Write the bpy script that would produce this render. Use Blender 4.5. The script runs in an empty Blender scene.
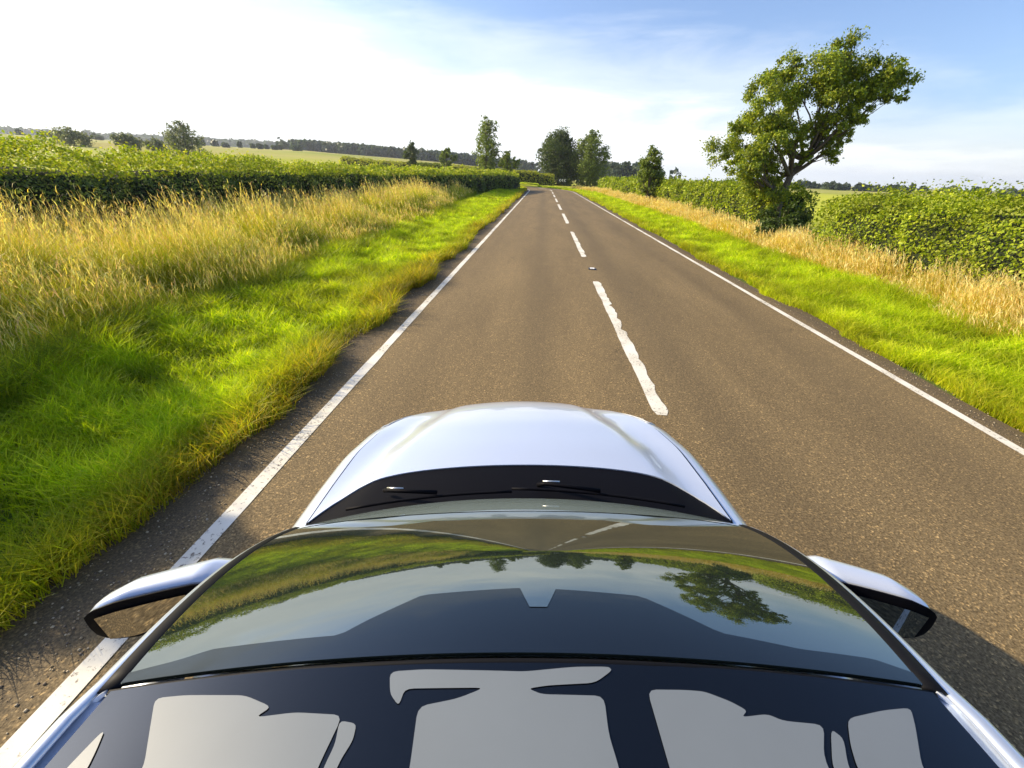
import bpy, bmesh, math, random
import numpy as np
from mathutils import Vector, Matrix

rng = np.random.default_rng(7)
random.seed(7)
R = math.radians
sc = bpy.context.scene
COL = sc.collection

# ---------------------------------------------------------------- camera
CAM_Z = 2.06
cam = bpy.data.objects.new('camera', bpy.data.cameras.new('camera'))
COL.objects.link(cam)
yaw, pitch, roll = R(3.13), R(27.7), R(2.0)
f = Vector((-math.sin(yaw) * math.cos(pitch), math.cos(yaw) * math.cos(pitch), -math.sin(pitch)))
rt = Vector((math.cos(yaw), math.sin(yaw), 0))
dn = f.cross(rt)
rt2 = rt * math.cos(roll) - dn * math.sin(roll)
dn2 = rt * math.sin(roll) + dn * math.cos(roll)
M = Matrix.Identity(4)
for i in range(3):
    M[i][0] = rt2[i]; M[i][1] = -dn2[i]; M[i][2] = -f[i]
M.translation = Vector((0, 0, CAM_Z))
cam.matrix_world = M
cam.data.sensor_width = 36.0
cam.data.lens = 400.0 / 1024 * 36.0
cam.data.clip_start = 0.05
cam.data.clip_end = 9000
sc.camera = cam

# ---------------------------------------------------------------- light
TX, TY = 1.95, -0.48                       # a point 1 m up casts its shadow this far to +X, +Y
SUN_DIR = Vector((-TX, -TY, 1.0)).normalized()
sun_el = math.asin(SUN_DIR.z)
sun_az = math.atan2(SUN_DIR.x, SUN_DIR.y)
sun = bpy.data.objects.new('sun', bpy.data.lights.new('sun', 'SUN'))
COL.objects.link(sun)
sun.data.energy = 5.0
sun.data.angle = R(0.5)
sun.data.color = (1.0, 0.84, 0.58)
sun.rotation_euler = SUN_DIR.to_track_quat('Z', 'Y').to_euler()

W = bpy.data.worlds.new('World'); sc.world = W; W.use_nodes = True
nt = W.node_tree; nt.nodes.clear()
def N(t, typ, **kw):
    n = t.nodes.new(typ)
    for k, v in kw.items():
        setattr(n, k, v)
    return n
def L(t, a, b): t.links.new(a, b)
def MATH(t, op, a, b=None, clamp=False):
    n = N(t, 'ShaderNodeMath', operation=op); n.use_clamp = clamp
    for i, v in enumerate((a, b)):
        if v is None: continue
        if isinstance(v, (int, float)): n.inputs[i].default_value = v
        else: L(t, v, n.inputs[i])
    return n.outputs[0]
def RAMP(t, fac, stops, interp='LINEAR'):
    n = N(t, 'ShaderNodeValToRGB'); n.color_ramp.interpolation = interp
    e = n.color_ramp.elements
    while len(e) < len(stops): e.new(0.5)
    for el, (p, c) in zip(e, stops):
        el.position = p; el.color = (*c, 1) if len(c) == 3 else c
    L(t, fac, n.inputs[0]); return n.outputs[0]
def MIX(t, fac, a, b, blend='MIX'):
    n = N(t, 'ShaderNodeMix', data_type='RGBA', blend_type=blend)
    for s, v in ((0, fac), (6, a), (7, b)):
        if isinstance(v, (int, float)): n.inputs[s].default_value = v
        elif isinstance(v, tuple): n.inputs[s].default_value = (*v, 1)
        else: L(t, v, n.inputs[s])
    return n.outputs[2]
def NOISE(t, vec, scale, detail=4, rough=0.55, dist=0.0):
    n = N(t, 'ShaderNodeTexNoise'); n.inputs['Scale'].default_value = scale
    n.inputs['Detail'].default_value = detail; n.inputs['Roughness'].default_value = rough
    n.inputs['Distortion'].default_value = dist
    if vec is not None: L(t, vec, n.inputs['Vector'])
    return n.outputs[0]

sky = N(nt, 'ShaderNodeTexSky', sky_type='NISHITA'); sky.sun_disc = False
sky.sun_elevation = sun_el; sky.sun_rotation = sun_az
sky.air_density = 1.0; sky.dust_density = 1.6; sky.ozone_density = 1.6
tc = N(nt, 'ShaderNodeTexCoord')
sep = N(nt, 'ShaderNodeSeparateXYZ'); L(nt, tc.outputs['Generated'], sep.inputs[0])
el = sep.outputs[2]
# thin bright cloud low down, fraying upward and thicker to the left
cmap = N(nt, 'ShaderNodeMapping'); cmap.inputs['Scale'].default_value = (1.0, 1.0, 5.5)
L(nt, tc.outputs['Generated'], cmap.inputs[0])
n1 = NOISE(nt, cmap.outputs[0], 2.2, 7, 0.6, 0.4)
left = MATH(nt, 'MULTIPLY', sep.outputs[0], -0.28)
up = MATH(nt, 'MULTIPLY', el, -2.3)
m = MATH(nt, 'ADD', MATH(nt, 'ADD', left, up), MATH(nt, 'MULTIPLY', n1, 0.75))
m = MATH(nt, 'ADD', m, 0.43)
mask = RAMP(nt, m, [(0.14, (0, 0, 0)), (0.42, (.42, .42, .42)), (0.62, (1, 1, 1))], 'EASE')
n2 = NOISE(nt, cmap.outputs[0], 5.0, 6, 0.6, 0.3)
cloudc = MIX(nt, n2, (5.4, 5.9, 6.5), (8.4, 8.3, 7.8))
skyc = MIX(nt, mask, MIX(nt, 1.0, sky.outputs[0], (0.95, 1.02, 1.22), 'MULTIPLY'), cloudc)
bg = N(nt, 'ShaderNodeBackground'); bg.inputs[1].default_value = 0.11
L(nt, skyc, bg.inputs[0])
wo = N(nt, 'ShaderNodeOutputWorld'); L(nt, bg.outputs[0], wo.inputs[0])

sc.view_settings.view_transform = 'Standard'
sc.view_settings.look = 'None'
sc.view_settings.exposure = 0.8
sc.view_settings.gamma = 1.0
sc.render.engine = 'CYCLES'
sc.cycles.max_bounces = 6
sc.cycles.transparent_max_bounces = 4
sc.cycles.use_denoising = True

# ---------------------------------------------------------------- helpers
def tag(o, label=None, cat=None, group=None, kind=None):
    for k, v in (('label', label), ('category', cat), ('group', group), ('kind', kind)):
        if v: o[k] = v
    return o
def empty(name, loc=(0, 0, 0)):
    o = bpy.data.objects.new(name, None); COL.objects.link(o)
    o.location = loc; o.empty_display_size = 0.2
    return o
def link(name, me, mat, parent=None, smooth=True):
    if mat: me.materials.append(mat)
    o = bpy.data.objects.new(name, me); COL.objects.link(o)
    if parent: o.parent = parent
    if smooth: me.polygons.foreach_set('use_smooth', np.ones(len(me.polygons), bool))
    return o
def pymesh(name, V, F, mat, parent=None, smooth=True):
    me = bpy.data.meshes.new(name)
    me.from_pydata([tuple(map(float, v)) for v in V], [], [tuple(int(i) for i in q) for q in F]); me.update()
    return link(name, me, mat, parent, smooth)
def npmesh(name, V, Q, mat, parent=None, col=None, smooth=False):
    """V (n,3), Q (m,4) quads, col (n,4) per vertex colour"""
    me = bpy.data.meshes.new(name)
    V = np.asarray(V, np.float32); Q = np.asarray(Q, np.int32)
    me.vertices.add(len(V)); me.vertices.foreach_set('co', V.ravel())
    me.loops.add(Q.size); me.loops.foreach_set('vertex_index', Q.ravel())
    me.polygons.add(len(Q)); me.polygons.foreach_set('loop_start', np.arange(len(Q), dtype=np.int32) * 4)
    me.update(calc_edges=True)
    if col is not None:
        a = me.color_attributes.new('tint', 'FLOAT_COLOR', 'POINT')
        c = np.ones((len(V), 4), np.float32); c[:, :3] = col
        a.data.foreach_set('color', c.ravel())
    return link(name, me, mat, parent, smooth)
def grid_quads(nu, nv):
    i = np.arange(nu - 1)[:, None] * nv + np.arange(nv - 1)[None]
    return np.stack([i, i + nv, i + nv + 1, i + 1], -1).reshape(-1, 4)
def gridmesh(name, P, mat, parent=None, thick=0.0, flip=False, smooth=True):
    """P (nu,nv,3) surface; optional closed thickness along minus normal"""
    P = np.asarray(P, float); nu, nv = P.shape[:2]
    Q = grid_quads(nu, nv)
    if flip: Q = Q[:, ::-1]
    V = P.reshape(-1, 3)
    if thick:
        du = np.gradient(P, axis=0); dv = np.gradient(P, axis=1)
        n = np.cross(du, dv); n /= np.linalg.norm(n, axis=-1, keepdims=True) + 1e-12
        if flip: n = -n
        B = (P - n * thick).reshape(-1, 3)
        k = len(V); V = np.vstack([V, B]); V0 = V
        Q2 = Q[:, ::-1] + k
        idx = np.arange(nu * nv).reshape(nu, nv)
        ring = list(idx[0, :]) + list(idx[1:, -1]) + list(idx[-1, :-1][::-1]) + list(idx[1:-1, 0][::-1])
        S = []
        m_ = len(ring); base_ = len(V)
        V = np.vstack([V, V0[ring], V0[np.array(ring) + k]])       # the rim has its own vertices, so the face keeps a crisp edge
        for a in range(m_):
            p, q = base_ + a, base_ + (a + 1) % m_
            S.append((q, p, p + m_, q + m_) if flip else (p, q, q + m_, p + m_))
        Q = np.vstack([Q, Q2, np.array(S)])
    return pymesh(name, V, Q, mat, parent, smooth)
def tube_geo(pts, rad, ns=8, squash=(1, 1), caps=True):
    pts = [Vector(p) for p in pts]; V = []; F = []
    up = Vector((0, 0, 1))
    for i, p in enumerate(pts):
        d = (pts[min(i + 1, len(pts) - 1)] - pts[max(i - 1, 0)]).normalized()
        u = up if abs(d.z) < 0.9 else Vector((1, 0, 0))
        a = d.cross(u).normalized(); b = a.cross(d).normalized()
        r = rad[i] if hasattr(rad, '__len__') else rad
        for k in range(ns):
            t = 2 * math.pi * k / ns
            V.append(p + a * math.cos(t) * r * squash[0] + b * math.sin(t) * r * squash[1])
    for i in range(len(pts) - 1):
        for k in range(ns):
            F.append((i * ns + k, i * ns + (k + 1) % ns, (i + 1) * ns + (k + 1) % ns, (i + 1) * ns + k))
    if caps:
        F.append(tuple(range(ns))[::-1]); F.append(tuple((len(pts) - 1) * ns + k for k in range(ns)))
    return V, F
def tube(name, pts, rad, mat, parent=None, ns=8, squash=(1, 1)):
    V, F = tube_geo(pts, rad, ns, squash); return pymesh(name, V, F, mat, parent)
def join_geo(parts):
    V = []; F = []
    for v, q in parts:
        k = len(V); V += list(v); F += [tuple(i + k for i in x) for x in q]
    return V, F
def box_geo(x0, x1, y0, y1, z0, z1):
    V = [(x, y, z) for x in (x0, x1) for y in (y0, y1) for z in (z0, z1)]
    return V, [(0, 1, 3, 2), (4, 6, 7, 5), (0, 4, 5, 1), (2, 3, 7, 6), (0, 2, 6, 4), (1, 5, 7, 3)]
# smooth value noise in numpy
def vnoise(x, y, s, seed=0):
    x = np.asarray(x) / s; y = np.asarray(y) / s
    xi = np.floor(x).astype(np.int64); yi = np.floor(y).astype(np.int64); fx = x - xi; fy = y - yi
    def h(a, b):
        n = (a * 374761393 + b * 668265263 + seed * 1442695041) & 0xffffffff
        n = ((n ^ (n >> 13)) * 1274126177) & 0xffffffff
        return ((n ^ (n >> 16)) & 0xffff) / 65535.0
    fx = fx * fx * (3 - 2 * fx); fy = fy * fy * (3 - 2 * fy)
    return (h(xi, yi) * (1 - fx) + h(xi + 1, yi) * fx) * (1 - fy) + (h(xi, yi + 1) * (1 - fx) + h(xi + 1, yi + 1) * fx) * fy
def sstep(a, b, x):
    t = np.clip((np.asarray(x, float) - a) / (b - a), 0, 1); return t * t * (3 - 2 * t)

def new_mat(name):
    m = bpy.data.materials.new(name); m.use_nodes = True
    t = m.node_tree; t.nodes.clear()
    o = N(t, 'ShaderNodeOutputMaterial'); return m, t, o
def pbsdf(t, color=(0.5,) * 3, rough=0.5, metal=0.0, coat=0.0, spec=0.5):
    p = N(t, 'ShaderNodeBsdfPrincipled')
    if isinstance(color, tuple): p.inputs['Base Color'].default_value = (*color, 1)
    else: L(t, color, p.inputs['Base Color'])
    if isinstance(rough, (int, float)): p.inputs['Roughness'].default_value = rough
    else: L(t, rough, p.inputs['Roughness'])
    p.inputs['Metallic'].default_value = metal; p.inputs['Coat Weight'].default_value = coat
    p.inputs['Coat Roughness'].default_value = 0.03
    p.inputs['Specular IOR Level'].default_value = spec
    return p
def plain(name, color, rough=0.5, metal=0.0, coat=0.0, spec=0.5, var=0.06, scale=8):
    m, t, o = new_mat(name)
    c = N(t, 'ShaderNodeTexCoord')
    n = NOISE(t, c.outputs['Object'], scale, 5)
    lo = tuple(v * (1 - var) for v in color); hi = tuple(min(1, v * (1 + var)) for v in color)
    p = pbsdf(t, MIX(t, n, lo, hi), rough, metal, coat, spec); L(t, p.outputs[0], o.inputs[0]); return m
def leaf_mat(name, trans=0.45, gain=(1, 1, 1), rough=0.55, spec=0.25, tgain=(1.1, 1.15, 0.6)):
    """colour from the plant's own tint attribute; leaves pass some light"""
    m, t, o = new_mat(name)
    a = N(t, 'ShaderNodeAttribute'); a.attribute_name = 'tint'
    c = MIX(t, 1.0, a.outputs['Color'], gain, 'MULTIPLY')
    p = pbsdf(t, c, rough, spec=spec)
    tr = N(t, 'ShaderNodeBsdfTranslucent'); L(t, MIX(t, 1.0, c, tgain, 'MULTIPLY'), tr.inputs[0])
    mx = N(t, 'ShaderNodeMixShader'); mx.inputs[0].default_value = trans
    L(t, p.outputs[0], mx.inputs[1]); L(t, tr.outputs[0], mx.inputs[2]); L(t, mx.outputs[0], o.inputs[0]); return m

# ---------------------------------------------------------------- lie of the land
def road_x(s):
    """centre line of the road as arrays X(s), Y(s), heading"""
    s = np.asarray(s, float)
    S0, RAD, TURN = 66.0, 42.0, 1.35
    t = np.clip((s - S0) / RAD, 0, TURN)
    x = 1.3 - RAD * (1 - np.cos(t)); y = np.minimum(s, S0) + RAD * np.sin(t)
    ex = np.clip(s - S0 - RAD * TURN, 0, None)
    x = x - ex * math.sin(TURN); y = y + ex * math.cos(TURN)
    return x, y, t
SS = np.concatenate([np.arange(-60, 66, 0.5), np.arange(66, 260, 1.0)])
RX, RY, RT = road_x(SS)
def crown(u): return -0.03 * np.abs(u)
def terrain(x, y):
    x = np.asarray(x, float); y = np.asarray(y, float)
    r = np.hypot(x, y); az = np.degrees(np.arctan2(-x, y))     # positive to the left of the road
    A = np.interp(az, [-180, -90, -20, -2, 2, 6, 14, 28, 50, 75, 120, 180], [0, 0, -.002, 0.0, .006, .012, .021, .030, .030, .03, .0, .0])
    k = sstep(25, 230, r)
    z = (A * np.minimum(r, 700) + 1.0 * (A > 0.004)) * k
    verge = -0.16 + 0.14 * sstep(4.2, 6.5, np.abs(x - 1.3)) * (y < 64)
    z = z + verge + (vnoise(x, y, 23, 3) - 0.5) * 0.7 * sstep(30, 90, r) * sstep(12, 20, np.abs(x - 1.3))
    return z

# ground sheet
ax = np.unique(np.concatenate([-np.geomspace(12, 3500, 60), np.linspace(-12, 14, 53), np.geomspace(14, 3500, 60)]))
ay = np.unique(np.concatenate([-np.geomspace(6, 3000, 40), np.linspace(-6, 90, 97), np.geomspace(90, 3500, 70)]))
GX, GY = np.meshgrid(ax, ay, indexing='ij')
GZ = terrain(GX, GY)
def near_road(x, y):
    x = np.asarray(x, float).ravel(); y = np.asarray(y, float).ravel()
    out = np.full(len(x), 1e9)
    ok = (np.hypot(x, y) < 320)
    px, py = x[ok], y[ok]; best = np.full(len(px), 1e9)
    for i in range(0, len(SS), 2):
        best = np.minimum(best, (px - RX[i]) ** 2 + (py - RY[i]) ** 2)
    out[ok] = np.sqrt(best); return out
nr = near_road(GX, GY).reshape(GX.shape)
GZ = np.where(nr < 7, np.minimum(GZ, -0.20 + 0.02 * nr), GZ)
m_ground, t, o = new_mat('field ground')
geo = N(t, 'ShaderNodeNewGeometry'); pos = geo.outputs['Position']
big = NOISE(t, pos, 0.012, 3); mid = NOISE(t, pos, 0.11, 4); fine = NOISE(t, pos, 6.0, 5, 0.7)
fieldc = RAMP(t, big, [(0.36, (0.24, 0.28, 0.03)), (0.46, (0.44, 0.37, 0.13)), (0.56, (0.38, 0.38, 0.07)), (0.68, (0.22, 0.28, 0.03))])
fieldc = MIX(t, MATH(t, 'MULTIPLY', mid, 0.5), fieldc, (0.18, 0.21, 0.05))
nearc = RAMP(t, fine, [(0.3, (0.05, 0.075, 0.015)), (0.7, (0.13, 0.17, 0.03))])
dist = N(t, 'ShaderNodeVectorMath', operation='LENGTH'); L(t, pos, dist.inputs[0])
meadow = MIX(t, mid, (0.34, 0.40, 0.03), (0.50, 0.48, 0.06))
fieldc = MIX(t, RAMP(t, MATH(t, 'DIVIDE', dist.outputs['Value'], 200), [(0.6, (0, 0, 0)), (1.0, (1, 1, 1))]), meadow, fieldc)
c = MIX(t, RAMP(t, MATH(t, 'DIVIDE', dist.outputs['Value'], 100), [(0.15, (0, 0, 0)), (0.4, (1, 1, 1))]), nearc, fieldc)
L(t, pbsdf(t, c, 0.95, spec=0.1).outputs[0], o.inputs[0])
g = npmesh('ground', np.stack([GX, GY, GZ], -1).reshape(-1, 3), grid_quads(len(ax), len(ay)), m_ground, smooth=True)
tag(g, kind='structure')

# ---------------------------------------------------------------- road
def road_strip(us, zoff, s0=-60, s1=258, step=None):
    msk = (SS >= s0) & (SS <= s1)
    X, Y, T = RX[msk], RY[msk], RT[msk]; us = np.asarray(us, float)
    P = np.zeros((len(X), len(us), 3))
    P[:, :, 0] = X[:, None] + us[None] * np.cos(T)[:, None]
    P[:, :, 1] = Y[:, None] + us[None] * np.sin(T)[:, None]
    P[:, :, 2] = crown(us)[None] + zoff
    return P, SS[msk]
def uvgrid(o, us, ss):
    me = o.data; uv = me.uv_layers.new(name='UVMap')
    vi = np.zeros(len(me.loops), np.int32); me.loops.foreach_get('vertex_index', vi)
    nv = len(us); a = np.stack([np.asarray(us)[vi % nv], np.asarray(ss)[vi // nv]], -1)
    uv.data.foreach_set('uv', a.astype(np.float32).ravel())
m_road, t, o = new_mat('worn tarmac')
uv = N(t, 'ShaderNodeUVMap'); su = N(t, 'ShaderNodeSeparateXYZ'); L(t, uv.outputs[0], su.inputs[0])
U = su.outputs[0]
stretch = N(t, 'ShaderNodeMapping'); stretch.inputs['Scale'].default_value = (1.0, 0.16, 1); L(t, uv.outputs[0], stretch.inputs[0])
grain = NOISE(t, uv.outputs[0], 70, 3, 0.7)
vor = N(t, 'ShaderNodeTexVoronoi'); vor.inputs['Scale'].default_value = 85; L(t, uv.outputs[0], vor.inputs['Vector'])
vorc = N(t, 'ShaderNodeSeparateXYZ'); L(t, vor.outputs['Color'], vorc.inputs[0])
patch = NOISE(t, stretch.outputs[0], 1.1, 5, 0.6)
base = RAMP(t, grain, [(0.27, (0.062, 0.042, 0.020)), (0.50, (0.195, 0.142, 0.070)), (0.73, (0.37, 0.28, 0.150))])
stones = RAMP(t, vorc.outputs[0], [(0.0, (0.72,) * 3), (0.8, (1.0,) * 3), (0.93, (1.5, 1.45, 1.35)), (1.0, (2.1, 2.0, 1.8))])
base = MIX(t, 1.0, base, stones, 'MULTIPLY')
base = MIX(t, 1.0, base, RAMP(t, patch, [(0.3, (0.80, 0.79, 0.78)), (0.7, (1.16, 1.14, 1.10))]), 'MULTIPLY')
# polished wheel tracks and the darker oily middle of each lane
def band(cu, wd):
    d = MATH(t, 'DIVIDE', MATH(t, 'SUBTRACT', U, cu), wd)
    return MATH(t, 'POWER', 2.718, MATH(t, 'MULTIPLY', MATH(t, 'MULTIPLY', d, d), -1.0))
dark = MATH(t, 'ADD', MATH(t, 'ADD', band(-1.25, 0.32), MATH(t, 'MULTIPLY', band(0.55, 0.35), 0.9)), MATH(t, 'ADD', MATH(t, 'MULTIPLY', band(2.45, 0.3), 0.6), MATH(t, 'MULTIPLY', band(-2.75, 0.3), 0.35)))
dark = MATH(t, 'MULTIPLY', dark, MATH(t, 'ADD', 0.25, patch))
base = MIX(t, MATH(t, 'MULTIPLY', dark, 0.42, True), base, (0.075, 0.058, 0.034))
ckm = N(t, 'ShaderNodeTexVoronoi', feature='DISTANCE_TO_EDGE'); ckm.inputs['Scale'].default_value = .55
wob = N(t, 'ShaderNodeVectorMath', operation='ADD'); L(t, uv.outputs[0], wob.inputs[0])
nz = N(t, 'ShaderNodeTexNoise'); nz.inputs['Scale'].default_value = 2.2; nz.inputs['Detail'].default_value = 6; L(t, uv.outputs[0], nz.inputs['Vector']); L(t, nz.outputs[1], wob.inputs[1]); L(t, wob.outputs[0], ckm.inputs['Vector'])
crack = RAMP(t, ckm.outputs[0], [(0.0, (1, 1, 1)), (0.010, (0, 0, 0))])
crack = MATH(t, 'MULTIPLY', crack, RAMP(t, NOISE(t, uv.outputs[0], .35, 2), [(.50, (0, 0, 0)), (.62, (.5, .5, .5))]))
base = MIX(t, crack, base, (0.03, 0.024, 0.018))
edge = RAMP(t, MATH(t, 'ADD', MATH(t, 'DIVIDE', MATH(t, 'ABSOLUTE', U), 4.2), MATH(t, 'MULTIPLY', MATH(t, 'SUBTRACT', patch, 0.5), 0.05)), [(0.80, (0, 0, 0)), (0.86, (1, 1, 1))])
base = MIX(t, MATH(t, 'MULTIPLY', edge, 0.55), base, (0.060, 0.050, 0.038))
p = pbsdf(t, base, 0.85, spec=0.25)
bmp = N(t, 'ShaderNodeBump'); bmp.inputs['Strength'].default_value = 0.55; bmp.inputs['Distance'].default_value = 0.006
L(t, MATH(t, 'ADD', grain, MATH(t, 'MULTIPLY', vor.outputs['Distance'], 0.6)), bmp.inputs['Height']); L(t, bmp.outputs[0], p.inputs['Normal'])
L(t, p.outputs[0], o.inputs[0])
us = [-4.05, -3.33, -2, -1, 0, 1, 2, 3.33, 3.8]
P, ss = road_strip(us, 0.0)
# ragged tarmac edge
P[:, 0, 0] += (vnoise(ss, ss * 0, 1.3, 5) - 0.5) * 0.25; P[:, -1, 0] += (vnoise(ss, ss * 0, 1.1, 6) - 0.5) * 0.2
road = gridmesh('road', P, m_road, flip=True); uvgrid(road, us, ss); tag(road, kind='structure')

m_paint, t, o = new_mat('worn white road paint')
geo = N(t, 'ShaderNodeNewGeometry')
w1 = NOISE(t, geo.outputs['Position'], 38, 4, 0.7); w2 = NOISE(t, geo.outputs['Position'], 2.5, 3)
wear = RAMP(t, MATH(t, 'ADD', w1, MATH(t, 'MULTIPLY', MATH(t, 'SUBTRACT', w2, 0.5), 0.35)), [(0.34, (1, 1, 1)), (0.43, (0, 0, 0))])
pc = RAMP(t, w2, [(0.3, (0.62, 0.58, 0.47)), (0.7, (0.78, 0.75, 0.66))])
pc = MIX(t, wear, pc, (0.17, 0.14, 0.11))
L(t, pbsdf(t, pc, 0.8, spec=0.3).outputs[0], o.inputs[0])
def edge_line(u0, wd, s1, seed):
    P, ss = road_strip([u0 - wd / 2, u0, u0 + wd / 2], 0.004, s1=s1)
    P[:, 0, 0] += (rng.random(len(ss)) - .5) * 0.012; P[:, 2, 0] += (rng.random(len(ss)) - .5) * 0.012
    gridmesh('edge_line', P, m_paint, road, flip=True)
edge_line(-3.33, 0.125, 240, 1)
edge_line(3.33, 0.115, 240, 2)
# broken centre line, ragged thermoplastic edges
def dash(s0, s1, wd=0.15, worn=1.0, name='centre_dash'):
    n = max(8, int((s1 - s0) / 0.09)); s = np.linspace(s0, s1, n)
    x, y, T = road_x(s)
    l = -wd / 2 + (vnoise(s, s * 0, .5, 11) - .5) * 0.02 + (rng.random(n) - .5) * .006
    r = wd / 2 + (vnoise(s, s * 0, .12, 12) - .55) * 0.035 * worn + (rng.random(n) - .5) * 0.018 * worn
    r = np.where(rng.random(n) < 0.08 * worn, r - 0.04, r)
    l[0] += .03; r[0] -= .03; l[-1] += .01; r[-1] -= .03
    P = np.zeros((n, 2, 3))
    for k, u in enumerate((l, r)):
        P[:, k, 0] = x + u * np.cos(T); P[:, k, 1] = y + u * np.sin(T); P[:, k, 2] = -0.03 * np.abs(u) + 0.004
    gridmesh(name, P, m_paint, road, flip=True, smooth=False)
for s0 in np.arange(3.45 - 8.8 * 5, 140, 8.8):
    e = s0 + 5.6
    if abs(s0 - (3.45 + 8.8)) < .1: dash(s0 - .2, s0 + 2.9, .16); dash(s0 + 2.95, e, .15)
    else: dash(s0, e, .17 if s0 > 20 else .155)

# reflecting stud in the gap
m_studw = plain('white rubber stud', (0.75, 0.73, 0.68), 0.5); m_studd = plain('dark cast iron', (0.04, 0.04, 0.045), 0.5, 0.6)
m_lens = plain('stud lens', (0.9, 0.9, 0.85), 0.08, spec=0.9)
def stud(s, u=0.0, label=None):
    x, y, T = road_x(s)
    e = empty('road_stud', (float(x) + u, float(y), 0.0)); e.rotation_euler[2] = float(T)
    tag(e, label, 'road stud', 'reflecting studs in the centre line')
    V, F = box_geo(-.09, .09, -.10, .10, -.01, .012)
    V += [(-.07, -.085, .013), (.07, -.085, .013), (.07, .085, .013), (-.07, .085, .013)]
    pymesh('casting', V[:8], F, m_studd, e, False)
    P = []
    for i in range(7):
        a = math.pi * i / 6
        P.append([(-.055, -.07 * math.cos(a), .012 + .022 * math.sin(a)), (.055, -.07 * math.cos(a), .012 + .022 * math.sin(a))])
    gridmesh('rubber_pad', P, m_studw, e, thick=0.004, flip=True)
    for sx in (-.028, .028):
        V, F = tube_geo([(sx, -.075, .022), (sx, -.055, .026)], .009, 8); pymesh('reflector', V, F, m_lens, e)
stud(10.4, 0.05, 'small white reflecting stud in the nearest gap of the broken centre line')

# ---------------------------------------------------------------- the car
def paint_mat():
    m, t, o = new_mat('pale silver blue paint')
    tcn = N(t, 'ShaderNodeTexCoord')
    fl = NOISE(t, tcn.outputs['Object'], 900, 2, 0.6)
    dust = NOISE(t, tcn.outputs['Object'], 3.0, 5, 0.6)
    c = MIX(t, fl, (0.56, 0.62, 0.74), (0.72, 0.78, 0.88))
    c = MIX(t, RAMP(t, dust, [(0.45, (0, 0, 0)), (0.8, (0.10,) * 3)]), c, (0.62, 0.61, 0.58))
    p = pbsdf(t, c, 00.32, 0.45, 1.0)
    L(t, p.outputs[0], o.inputs[0]); return m
m_body = paint_mat()
m_black = plain('black plastic', (0.004, 0.004, 0.006), 0.55, spec=.06)
m_seal = plain('rubber seal', (0.004, 0.004, 0.005), 0.6, spec=.15)
m_chrome = plain('brushed trim', (0.70, 0.70, 0.68), 0.28, 0.9)
m_rail = plain('silver rail', (0.62, 0.68, 0.76), 0.30, 0.7)
m_rubber = plain('tyre rubber', (0.02, 0.02, 0.021), 0.85)
m_alloy = plain('alloy', (0.5, 0.51, 0.53), 0.3, 0.9)
m_lamp = plain('lamp glass', (0.75, 0.78, 0.8), 0.05, 0.3, 1.0)
m_red = plain('red lamp glass', (0.35, 0.01, 0.01), 0.1, 0, 1.0)
m_mirror = plain('mirror silver', (0.5, 0.52, 0.55), 0.02, 1.0, var=0.01)
def dark_glass(name, base, ior, tint=(1, 1, 1), rough=0.015):
    """glazing over a dark cabin: a Fresnel reflection over a dark body"""
    m, t, o = new_mat(name)
    tcn = N(t, 'ShaderNodeTexCoord')
    n = NOISE(t, tcn.outputs['Object'], 1.6, 3)
    dust = NOISE(t, tcn.outputs['Object'], 220, 3, 0.8)
    d = N(t, 'ShaderNodeBsdfDiffuse')
    cc = MIX(t, n, tuple(v * 0.85 for v in base), tuple(v * 1.15 for v in base))
    L(t, MIX(t, RAMP(t, dust, [(0.62, (0, 0, 0)), (0.8, (0.25,) * 3)]), cc, tuple(min(1, v * 1.6 + .01) for v in base)), d.inputs[0])
    gl = N(t, 'ShaderNodeBsdfGlossy'); gl.inputs['Roughness'].default_value = rough; gl.inputs['Color'].default_value = (*tint, 1)
    fr = N(t, 'ShaderNodeFresnel'); fr.inputs[0].default_value = ior
    mx = N(t, 'ShaderNodeMixShader'); L(t, fr.outputs[0], mx.inputs[0]); L(t, d.outputs[0], mx.inputs[1]); L(t, gl.outputs[0], mx.inputs[2])
    L(t, mx.outputs[0], o.inputs[0]); return m
m_screen = dark_glass('windscreen glass', (0.014, 0.020, 0.015), 3.0, (0.93, 1.0, 0.97))
m_bonnet_refl = dark_glass('painted bonnet reflection', (0.16, 0.20, 0.19), 2.2)  # paler base colour stands for the reflected bonnet
m_band = dark_glass('windscreen glass over the dark headlining', (0.004, 0.005, 0.007), 1.75, (0.74, 0.82, 0.84))
m_roofg = dark_glass('black roof glass', (0.003, 0.004, 0.006), 1.52, (0.80, 0.88, 0.95), 0.03)
m_side = dark_glass('side window glass', (0.01, 0.011, 0.012), 1.6)
m_pale = plain('pale grey roof shapes', (0.150, 0.172, 0.190), 0.5, 0, 0.0, spec=.3, var=0.25, scale=2.2)

car = empty('car', (0.09, 0.008, -0.014)); car.rotation_euler = (R(0.18), R(-2.8), R(3.5))
tag(car, 'pale silver blue car with black glass roof driving in the left lane', 'car')

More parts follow.
